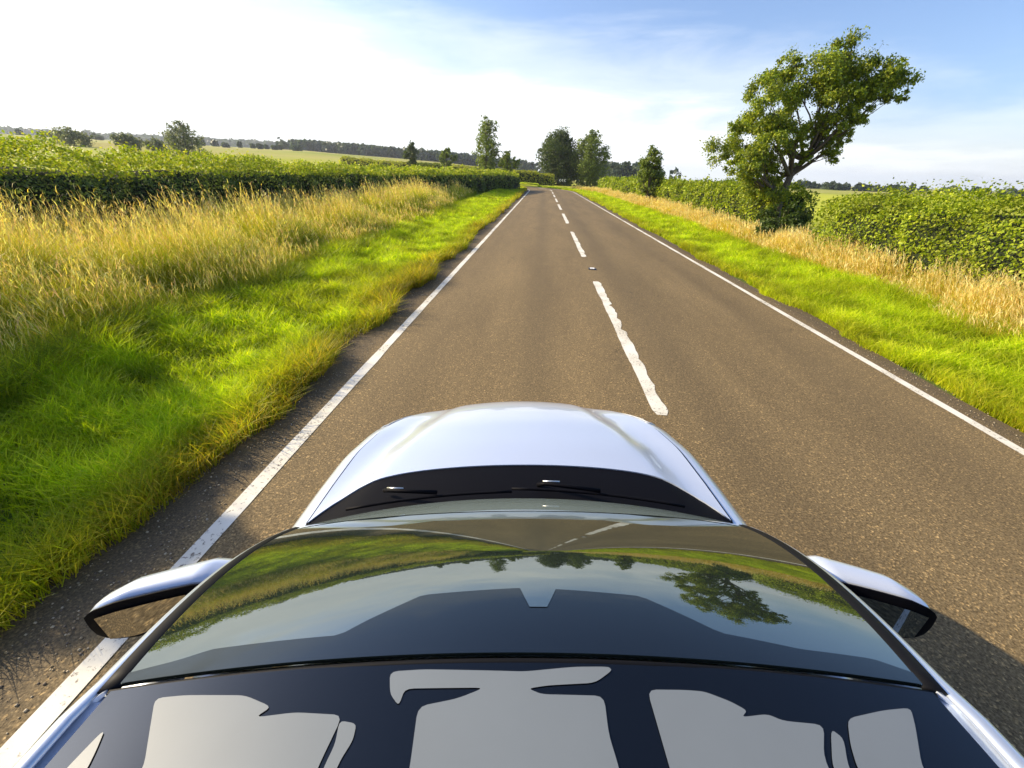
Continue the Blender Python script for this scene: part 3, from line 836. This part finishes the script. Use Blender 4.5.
tall('tall_grass', 1, lambda s: (5.9 + 0.45 * sstep(3, 22, s), 7.9 + 0 * s + .5 * sstep(20, 50, s)), 'straw coloured dry grass in front of the right hedge', .66, 1.0,
     [(.86, .66, .26), (.88, .72, .36), (.84, .58, .20)],
     [(.48, .48, .015), (.62, .54, .03), (.80, .60, .10)], [(.84, .64, .16), (.80, .58, .12), (.66, .60, .05)], (2200, 420, 700))

# ---------------------------------------------------------------- leaves: hedges and trees
m_leaf = leaf_mat('hedge leaves', 0.38, spec=0.3)
m_tleaf = leaf_mat('tree leaves', 0.35, spec=0.35)
m_bark = plain('bark', (0.10, 0.080, 0.055), 0.9, var=.4, scale=6)
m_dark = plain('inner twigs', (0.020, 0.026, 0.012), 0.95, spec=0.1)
def leafcards(P, size, nrm, col, asp=.62):
    n = len(P)
    d = rng.normal(size=(n, 3)) + nrm * 0.9; d /= np.linalg.norm(d, axis=1, keepdims=True)
    a = np.cross(d, rng.normal(size=(n, 3))); a /= np.linalg.norm(a, axis=1, keepdims=True) + 1e-9
    b = np.cross(d, a); s = size[:, None]
    V = np.stack([P - a * s, P + b * s * asp + d * s * .15, P + a * s, P - b * s * asp + d * s * .15], 1).reshape(-1, 3)
    Q = np.arange(n * 4).reshape(n, 4)
    return V, Q, np.repeat(col, 4, 0)
def path_pts(path, n, w):
    path = np.array(path, float); seg = np.diff(path, axis=0); ln = np.hypot(seg[:, 0], seg[:, 1]); cum = np.concatenate([[0], np.cumsum(ln)])
    return path, seg, ln, cum
def hedge(label, path, hw, top, cols, group, dens=1.0, shoots=.25, core=True, sunlit_cols=None, tops=None, tilt=0.0, rough=1.0):
    """clipped field hedge along a path; hw half width, top height above the ground"""
    e = empty('hedge', (path[0][0], path[0][1], 0)); off = np.array([path[0][0], path[0][1], 0])
    tag(e, label, 'hedge', group)
    path = np.array(path, float); seg = np.diff(path, axis=0); ln = np.hypot(*seg.T); cum = np.concatenate([[0], np.cumsum(ln)]); Ltot = cum[-1]
    def at(s):
        i = np.clip(np.searchsorted(cum, s, 'right') - 1, 0, len(seg) - 1); k = (s - cum[i]) / ln[i]
        p = path[i] + seg[i] * k[:, None]; d = seg[i] / ln[i][:, None]
        return p, np.stack([d[:, 1], -d[:, 0]], 1), d          # position, right-hand normal
    def lump(s, a): return rough * ((vnoise(s * 1.0, a * 2 + 50, 1.9, 60) - .5) * .30 + (vnoise(s * 1.0, a * 2 + 50, .9, 61) - .5) * .34 + (vnoise(s, a * 2 + 9, .42, 62) - .5) * .18)
    # core
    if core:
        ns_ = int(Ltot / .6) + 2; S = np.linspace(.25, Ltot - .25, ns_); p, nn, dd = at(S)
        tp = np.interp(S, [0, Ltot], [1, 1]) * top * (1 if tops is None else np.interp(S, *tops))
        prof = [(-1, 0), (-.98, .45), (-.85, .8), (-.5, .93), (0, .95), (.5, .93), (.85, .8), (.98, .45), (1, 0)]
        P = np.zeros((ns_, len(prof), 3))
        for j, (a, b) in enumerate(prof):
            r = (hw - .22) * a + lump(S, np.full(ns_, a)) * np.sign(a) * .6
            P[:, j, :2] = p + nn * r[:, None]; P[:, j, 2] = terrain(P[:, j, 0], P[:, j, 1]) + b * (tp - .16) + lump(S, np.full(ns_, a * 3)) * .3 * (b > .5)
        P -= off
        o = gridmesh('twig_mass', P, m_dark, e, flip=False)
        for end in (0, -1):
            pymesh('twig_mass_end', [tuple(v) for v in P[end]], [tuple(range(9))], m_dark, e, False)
    parts = []
    edges_ = np.arange(0, Ltot + 3, 3.0)
    for a0 in edges_[:-1]:
        a1 = min(a0 + 3, Ltot)
        if a1 <= a0: continue
        mid = at(np.array([(a0 + a1) / 2]))[0][0]; dist_ = max(4.0, math.hypot(*mid)); behind = mid[1] < -3
        size0 = np.clip(.0022 * dist_, .021, .15) * (1.6 if behind else 1)
        per = 2 * top + 2 * hw
        n = int((a1 - a0) * per * dens * 1.15 / (size0 ** 2) * (.35 if behind else .62))
        s = a0 + (a1 - a0) * rng.random(n); p, nn, dd = at(s)
        c = rng.random(n) * (2 * top + 2 * hw)                   # along the section: right side, top, left side
        a = np.where(c < top, 1.0, np.where(c < top + 2 * hw, 1 - (c - top) / hw, -1.0))
        b = np.where(c < top, c / top, np.where(c < top + 2 * hw, 1.0, (top + 2 * hw + top - c) / top))
        tp = top * (1 if tops is None else np.interp(s, *tops))
        rnd = np.clip((np.abs(a) - .7) / .3, 0, 1) * np.clip((b - .75) / .25, 0, 1)
        r = a * hw * (1 - .16 * rnd) + np.sign(a) * lump(s, b * 1.7 + (a < 0)) * (np.abs(a) > .6)
        zz = b * tp - .2 * rnd + lump(s, a * 1.5) * np.where(b >= .999, 1, .2)
        dep = rng.exponential(.07, n)
        r = r - np.sign(r) * dep * (b < .99); zz = zz - dep * (b > .98) + tilt * (1 - a) / 2 * (b > .9)
        sh = (b > .98) & (rng.random(n) < .25); zz = zz + sh * rng.random(n) ** 2 * shoots
        P = np.zeros((n, 3)); P[:, :2] = p + nn * r[:, None]; P[:, 2] = terrain(P[:, 0], P[:, 1]) + np.maximum(zz, .03)
        nr_ = np.zeros((n, 3)); nr_[:, :2] = nn * (np.sign(a) * (np.abs(a) > .95))[:, None]; nr_[:, 2] = np.where(b > .98, 1, .25)
        cl = vnoise(s, b * 3 + a, .5, 66)[:, None]
        col = pick(n, cols) * (.65 + .7 * cl)
        if sunlit_cols is not None:
            k = (b > .9)[:, None]; col = np.where(k, pick(n, sunlit_cols), col)  # sunlight on the hedge top put into paler leaf colours
        parts.append(leafcards(P - off, size0 * (.6 + .8 * rng.random(n)), nr_, np.clip(col, 0, .9)))
    # end faces
    for send, sg in ((0.0, -1), (Ltot, 1)):
        p, nn, dd = at(np.array([min(send, Ltot - 1e-6)])); dist_ = max(4.0, math.hypot(*p[0])); size0 = np.clip(.0022 * dist_, .021, .15)
        n = int(2 * hw * top / size0 ** 2 * .9)
        a = rng.uniform(-1, 1, n); b = rng.random(n)
        P = np.zeros((n, 3)); P[:, :2] = p[0] + nn[0] * (a * hw * .95)[:, None] + dd[0] * (sg * (rng.random(n) * .25 - .05 * b))[:, None]
        tp = top * (1 if tops is None else float(np.interp(send, *tops)))
        P[:, 2] = terrain(P[:, 0], P[:, 1]) + b * tp * (1 - .12 * a * a)
        nv_ = np.zeros((n, 3)); nv_[:, :2] = dd[0] * sg; nv_[:, 2] = .3
        parts.append(leafcards(P - off, size0 * (.6 + .8 * rng.random(n)), nv_, pick(n, cols)))
    V, Q, C = cat(parts)
    npmesh('foliage', V, Q, m_leaf, e, col=C)
    return e
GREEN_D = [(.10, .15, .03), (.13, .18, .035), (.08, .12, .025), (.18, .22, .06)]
GREEN_SUNLIT = [(.42, .46, .03), (.34, .42, .02), (.52, .50, .06), (.28, .36, .02)]
GREEN_R = [(.21, .28, .008), (.28, .34, .010), (.14, .20, .008), (.38, .42, .03)]
hedge('long dark hedge with sunlit top behind the tall golden grass on the left', [(-11.6, -14), (-11.4, 22), (-9.6, 40), (-7.0, 54), (-4.9, 64), (-5.4, 68)], 1.5, 2.08, GREEN_D, None, shoots=.18, sunlit_cols=GREEN_SUNLIT, tilt=.10, rough=1.25)
hedge('leafy bright green hedge along the right verge, running under the leaning tree', [(9.55, -14), (9.6, 13.9)], 1.2, 1.86, GREEN_R, 'hedges right of the road', shoots=.35)
hedge('lower green hedge beyond the leaning tree on the right, thinning towards the bend', [(10.1, 18.6), (9.9, 32), (9.9, 60), (11.5, 88)], 1.0, 1.95, GREEN_R, 'hedges right of the road', shoots=.3)
hedge('yellow green hedge closing the outside of the bend', [(2.2, 106.5), (-12, 106), (-30, 112), (-55, 122)], 1.2, 2.3, [(.42, .44, .03), (.48, .46, .04), (.30, .34, .03)], None, shoots=.3)

def tree(name, label, base, blobs, n_leaf, size, cols, trunk, limbs, group=None, cat_='tree', clump=.30, holes=.0, depth_seed=0):
    """base (x,y,z); blobs (dx,dy,dz,r) from the base; trunk list of (dx,dy,dz,r); limbs: index along the trunk -> blob"""
    e = empty(name, base); tag(e, label, cat_, group)
    geos = [tube_geo([t_[:3] for t_ in trunk], [t_[3] for t_ in trunk], 9)]
    tp = np.array(trunk)
    for i, (bx, by, bz, br) in enumerate(blobs):
        if br < .3 and name == 'leaning_tree': continue     # sprigs grow from their neighbours
        # each limb leaves the trunk below its blob
        zt = min(bz * .62, tp[-1, 2]); k = int(np.argmin(np.abs(tp[:, 2] - zt)))
        a = tp[k, :3]; r0 = tp[k, 3] * .55; b = np.array([bx, by, bz])
        midp = (a + b) / 2 + rng.normal(0, .06, 3) * np.linalg.norm(b - a) + np.array([0, 0, -.06 * np.linalg.norm(b - a)])
        geos.append(tube_geo([tuple(a), tuple(midp), tuple(b)], [r0, r0 * .55, r0 * .16], 6))
        for q in range(4):
            c_ = b + rng.normal(0, .5, 3) * br; st = midp + (b - midp) * rng.random()
            geos.append(tube_geo([tuple(st), tuple((st + c_) / 2 + rng.normal(0, .05, 3) * br), tuple(c_)], [r0 * .35, r0 * .2, r0 * .06], 5))
    V, F = join_geo(geos); pymesh('trunk', V, F, m_bark, e)
    tot = sum(b[3] ** 2 for b in blobs); parts = []
    for bx, by, bz, br in blobs:
        nl = int(n_leaf * br ** 2 / tot); nc = max(7, int(16 * br ** 1.0 / clump / 3))
        c = rng.normal(size=(nc, 3)); c /= np.linalg.norm(c, axis=1, keepdims=True); c *= (rng.random((nc, 1)) ** .45) * br * .88
        cr = br * clump * (.55 + .9 * rng.random(nc)); shade = .75 + .5 * rng.random(nc)
        i = rng.integers(0, nc, nl); d = rng.normal(size=(nl, 3)) * .52
        P = np.array([bx, by, bz]) + c[i] + d * cr[i][:, None] * np.array([1, 1, .8])
        nv = d / (np.linalg.norm(d, axis=1, keepdims=True) + 1e-6) * .6 + np.array([0, 0, .5])
        col = pick(nl, cols) * shade[i][:, None]
        parts.append(leafcards(P, size * (.6 + .8 * rng.random(nl)), nv, np.clip(col, 0, .9)))
    V, Q, C = cat(parts); npmesh('crown', V, Q, m_tleaf, e, col=C)
    return e

# the wind-bent tree in the right hedge
TB = (9.95, 18.4, -0.05)
plan = [(0.13, 6.16, 0.66), (1.19, 5.79, 0.87), (2.22, 5.67, 0.49), (1.92, 5.29, 0.46), (-0.57, 5.7, 0.78), (-1.37, 5.74, 0.64), (-2.06, 5.1, 0.76), (-2.24, 4.43, 0.67), (-1.26, 4.39, 0.7), (0.25, 5.0, 0.76), (1.03, 5.04, 0.54), (-2.56, 3.41, 0.76), (-1.66, 3.5, 0.68), (-2.19, 2.65, 0.55), (-1.2, 2.64, 0.74), (-0.59, 3.72, 0.41), (0.38, 3.74, 0.34), (1.0, 3.53, 0.45), (1.22, 3.89, 0.3), (-0.65, 1.89, 0.56), (-0.12, 2.47, 0.27), (-2.6, 2.87, 0.47), (-0.61, 4.77, 0.36), (-0.86, 1.59, 0.48), (-.15, 5.35, .62), (.55, 5.5, .66), (-.95, 5.1, .6), (-1.75, 4.2, .6), (-1.5, 3.0, .6), (-2.05, 3.05, .6), (.7, 4.5, .5), (1.55, 5.6, .62), (-.15, 4.25, .34), (-1.0, 2.1, .5), (-1.75, 2.3, .5), (.75, 3.3, .32), (.05, 3.2, .28), (.4, 4.2, .40), (1.3, 4.55, .42), (-.35, 3.5, .34)]
bl = [(a * .97 - .10, rng.normal(0, .5), b * .955 + .06, r * .98) for a, b, r in plan]
for i in range(46):                       # ragged sprigs standing proud of the crown
    a, yy, b, r = bl[rng.integers(0, len(plan))]; d = rng.normal(size=3); d /= np.linalg.norm(d)
    bl.append((a + d[0] * r * 1.05, yy + d[1] * r, max(1.2, b + d[2] * r * 1.05), .13 + .16 * rng.random()))
tr = [(-.2, 0, 0, .19), (-.38, 0, .8, .16), (-.42, .05, 1.5, .14), (-.33, 0, 2.36, .12), (-.04, -.05, 2.9, .10), (.25, 0, 3.5, .08), (.40, .1, 4.1, .06), (.62, 0, 4.7, .045), (1.1, 0, 5.3, .025)]
tree('leaning_tree', 'large wind-bent tree leaning right out of the right hedge', TB, bl, 105000, .038,
     [(.16, .23, .014), (.22, .29, .016), (.30, .35, .02), (.38, .40, .03), (.14, .20, .04)], tr, None, clump=.36)

def round_tree(name, label, x, y, h, w, cols, n=6000, size=.16, nb=14, low=.12, group=None, airy=.3, lean=0.0, cat_='tree', spread=1.0):
    z = float(terrain(x, y)) - .05; bl = []
    for i in range(nb):
        k = (i + .5) / nb; zz = h * (low + (1 - low) * (k ** .8)) * .93
        prof = math.sin(math.pi * min(1, (.12 + .86 * k)) ** .9) ** .7
        a = i * 2.4 + rng.random(); rr = w / 2 * prof * (.25 + .6 * rng.random()) * spread
        bl.append((rr * math.cos(a) + lean * zz, rr * math.sin(a), zz - h * .04, w * (.15 + .10 * rng.random()) * (.7 + .5 * prof)))
    trunk = [(0, 0, 0, .028 * h), (lean * h * .2, .02, h * .25, .022 * h), (lean * h * .45, -.03 * w, h * .5, .015 * h), (lean * h * .85, .02 * w, h * .86, .004 * h)]
    return tree(name, label, (x, y, z), bl, n, size, cols, trunk, None, group, clump=airy, cat_=cat_)
DK = [(.05, .08, .016), (.07, .10, .018), (.09, .12, .02)]
MD = [(.15, .20, .03), (.20, .25, .035), (.12, .16, .025)]
LT = [(.14, .19, .04), (.18, .23, .05), (.10, .15, .03)]
GB = [(.17, .20, .10), (.22, .23, .12), (.13, .16, .08)]
gE = 'trees at the bend of the road'
round_tree('broad_tree', 'broad dark tree standing at the end of the road, left one of the pair', 3.6, 114, 12.0, 12.4, DK, 26000, .19, 30, .06, gE, .28)
round_tree('tall_tree', 'lighter green tree right beside the broad dark tree at the bend', 10.6, 110, 12.2, 9.4, MD, 18000, .17, 22, .03, gE, .28)
round_tree('thin_tree', 'tall ragged thin tree rising behind the end of the left hedge', -11.0, 86, 11.2, 6.4, MD, 7500, .15, 20, .05, None, .30, .0)
round_tree('small_tree', 'small upright tree standing in the right hedge before the bend', 8.45, 36.5, 4.7, 2.2, MD, 7000, .07, 15, .22, None, .42)
round_tree('lone_tree', 'lone windswept grey green tree in the field on the left', -80, 98, 8.2, 8.0, GB, 6000, .17, 15, .02, None, .28, .10)
gB = 'bushes in the field behind the left hedge'
for (x, y, h, w, lb) in ((-128, 118, 3.6, 8, 'low rounded field bush, leftmost of three left of the lone tree'), (-116, 122, 3.8, 6, 'middle one of three field bushes left of the lone tree'), (-104, 118, 3.3, 6.5, 'field bush nearest the lone tree, right one of three')):
    round_tree('field_bush', lb, x, y, h, w, GB, 2200, .26, 8, .1, gB, .34, cat_='bush')
gF = 'small trees behind the left hedge near the wood'
for (x, y, h, w, lb) in ((-33, 112, 7.4, 4.6, 'small dark tree above the left hedge, left of its neighbour'), (-22.5, 104, 6.0, 4.4, 'round small tree above the left hedge, beside the thin tree'), (-7.5, 92, 6.4, 5.0, 'bushy small tree under the thin tree at the hedge end')):
    round_tree('small_tree', lb, x, y, h, w, DK if x < -30 else MD, 3000, .18, 9, .1, gF, .32)
round_tree('hedge_bush', 'dark rounded bush at the foot of the leaning tree', 9.15, 17.1, 1.45, 2.1, [(.05, .085, .012), (.08, .12, .016)], 9000, .05, 9, .1, None, .34, cat_='bush')

round_tree('unseen_shade_tree', 'bushy tree added out of view in the left hedge to shade the near verge', -10.6, 3.7, 4.5, 3.4, [(.12, .17, .014), (.16, .22, .016)], 16000, .07, 14, .18, None, .36)  # unseen tree, added so that its shadow falls on the near verge

# far woods: masses of crowns nobody could count
def wood(name, label, pts, n, hh, cols, size=1.1, wid=30):
    pts = np.array(pts, float); k = rng.random(n) * (len(pts) - 1); i = k.astype(int); fr_ = k - i
    p = pts[i] * (1 - fr_[:, None]) + pts[np.minimum(i + 1, len(pts) - 1)] * fr_[:, None]
    p = p + rng.normal(0, wid * .35, p.shape)
    nc = 46; parts = []; sh = hh * (.7 + .5 * rng.random(n)); rad = hh * (.30 + .22 * rng.random(n))
    d = rng.normal(size=(n, nc, 3)); d /= np.linalg.norm(d, axis=2, keepdims=True)
    P = np.zeros((n, nc, 3)); z0 = terrain(p[:, 0], p[:, 1])
    P[..., 0] = p[:, 0, None] + d[..., 0] * rad[:, None]; P[..., 1] = p[:, 1, None] + d[..., 1] * rad[:, None]
    P[..., 2] = (z0 + sh * .52)[:, None] + d[..., 2] * (sh * .48)[:, None]
    col = np.repeat((np.array(cols)[rng.integers(0, len(cols), n)] * (.8 + .4 * rng.random((n, 1)))), nc, 0)
    V, Q, C = leafcards(P.reshape(-1, 3), size * (.6 + .8 * rng.random(n * nc)), d.reshape(-1, 3), col, .9)
    o = npmesh(name, V, Q, m_tleaf, col=C); tag(o, label, 'wood', kind='stuff'); return o
WD = [(.05, .075, .04), (.07, .10, .05), (.045, .07, .035)]
wood('far_wood', 'blue green wood on the skyline behind the left hedge', [(-270, 480), (-200, 490), (-110, 480), (-20, 480)], 520, 8.5, WD, 1.8, 34)
wood('far_wood', 'wood seen right of the trees at the bend', [(10, 300), (40, 290), (66, 285)], 130, 9, WD, 1.3, 20)
wood('far_wood', 'low line of distant trees on the right skyline', [(170, 330), (230, 300), (330, 280), (480, 330)], 150, 3.6, WD, 1.3, 26)
wood('far_wood', 'scrub along the far fields on the left skyline', [(-420, 330), (-330, 330), (-250, 330), (-190, 330)], 40, 3.2, WD, 1.4, 40)
wood('hill_wood', 'hazy wooded hill at the far left', [(-1500, 760), (-1150, 900), (-900, 1000), (-640, 1100)], 0 + 1500, 26, WD, 5.0, 70)

# ---------------------------------------------------------------- chevron board at the bend
m_sw = plain('sign white', (.78, .78, .76), .45); m_sb = plain('sign black', (.015, .015, .016), .5)
sg = empty('chevron_sign', (4.2, 104.4, float(terrain(4.2, 104.4)))); sg.rotation_euler[2] = R(2)
tag(sg, 'black and white chevron board on posts at the outside of the bend', 'road sign')
V, F = box_geo(-.95, .95, -.02, .02, .95, 1.55); pymesh('board', V, F, m_sb, sg, False)
for k in range(3):
    x = -.55 + .55 * k
    V = [(x + .17, -.026, .98), (x - .13, -.026, 1.25), (x + .17, -.026, 1.52), (x + .34, -.026, 1.52), (x + .04, -.026, 1.25), (x + .34, -.026, .98)]
    V += [(a, -.021, c_) for a, b, c_ in V]
    pymesh('chevron', V, [(0, 1, 4, 5), (1, 2, 3, 4), (0, 6, 7, 1), (1, 7, 8, 2), (2, 8, 9, 3), (3, 9, 10, 4), (4, 10, 11, 5), (5, 11, 6, 0)], m_sw, sg, False)
for sx in (-.6, .6): tube('post', [(sx, .045, -.1), (sx, .045, 1.5)], .038, m_studd, sg)

# ---------------------------------------------------------------- the air
hz = bpy.data.meshes.new('haze')
V, F = box_geo(-4200, 4200, -3600, 4200, -60, 90); hz.from_pydata(V, [], F)
m_hz, t, o = new_mat('haze'); pv = N(t, 'ShaderNodeVolumePrincipled')
pv.inputs['Color'].default_value = (.80, .88, 1.0, 1); pv.inputs['Density'].default_value = .00022; pv.inputs['Anisotropy'].default_value = .3
L(t, pv.outputs[0], o.inputs['Volume'])
tag(link('haze', hz, m_hz, None, False), 'thin pale summer haze over the fields', 'haze', kind='stuff')

# loose chippings gathered along the tarmac edges
def gravel(label, u0, u1, n):
    s_ = -2 + 16 * rng.random(n) ** 1.3; u = u0 + (u1 - u0) * rng.random(n) ** 1.2
    x, y, T = road_x(s_); x = x + u; z = crown(u)
    r = .002 + .004 * rng.random(n) ** 2
    cube = np.array([[a, b, c] for a in (-1, 1) for b in (-1, 1) for c in (-1, 1)], float)
    V = cube[None] * r[:, None, None] * (.6 + .6 * rng.random((n, 8, 3))) * np.array([1, 1, .7])
    V = V + np.stack([x, y, z + r * .5], 1)[:, None]
    q = np.array([(0, 1, 3, 2), (4, 6, 7, 5), (0, 4, 5, 1), (2, 3, 7, 6), (0, 2, 6, 4), (1, 5, 7, 3)])
    Q = (np.arange(n)[:, None, None] * 8 + q[None]).reshape(-1, 4)
    C = np.repeat(pick(n, [(.30, .24, .15), (.16, .13, .10), (.42, .36, .26)]), 8, 0)
    m, t, o = new_mat('chippings'); a = N(t, 'ShaderNodeAttribute'); a.attribute_name = 'tint'
    L(t, pbsdf(t, a.outputs['Color'], .9, spec=.2).outputs[0], o.inputs[0])
    tag(npmesh('gravel', V.reshape(-1, 3), Q, m, col=C), label, 'gravel', kind='stuff')
gravel('loose chippings on the left edge of the tarmac beyond the white line', -3.42, -4.0, 4200)
gravel('loose chippings on the right edge of the tarmac beyond the white line', 3.42, 3.75, 2200)
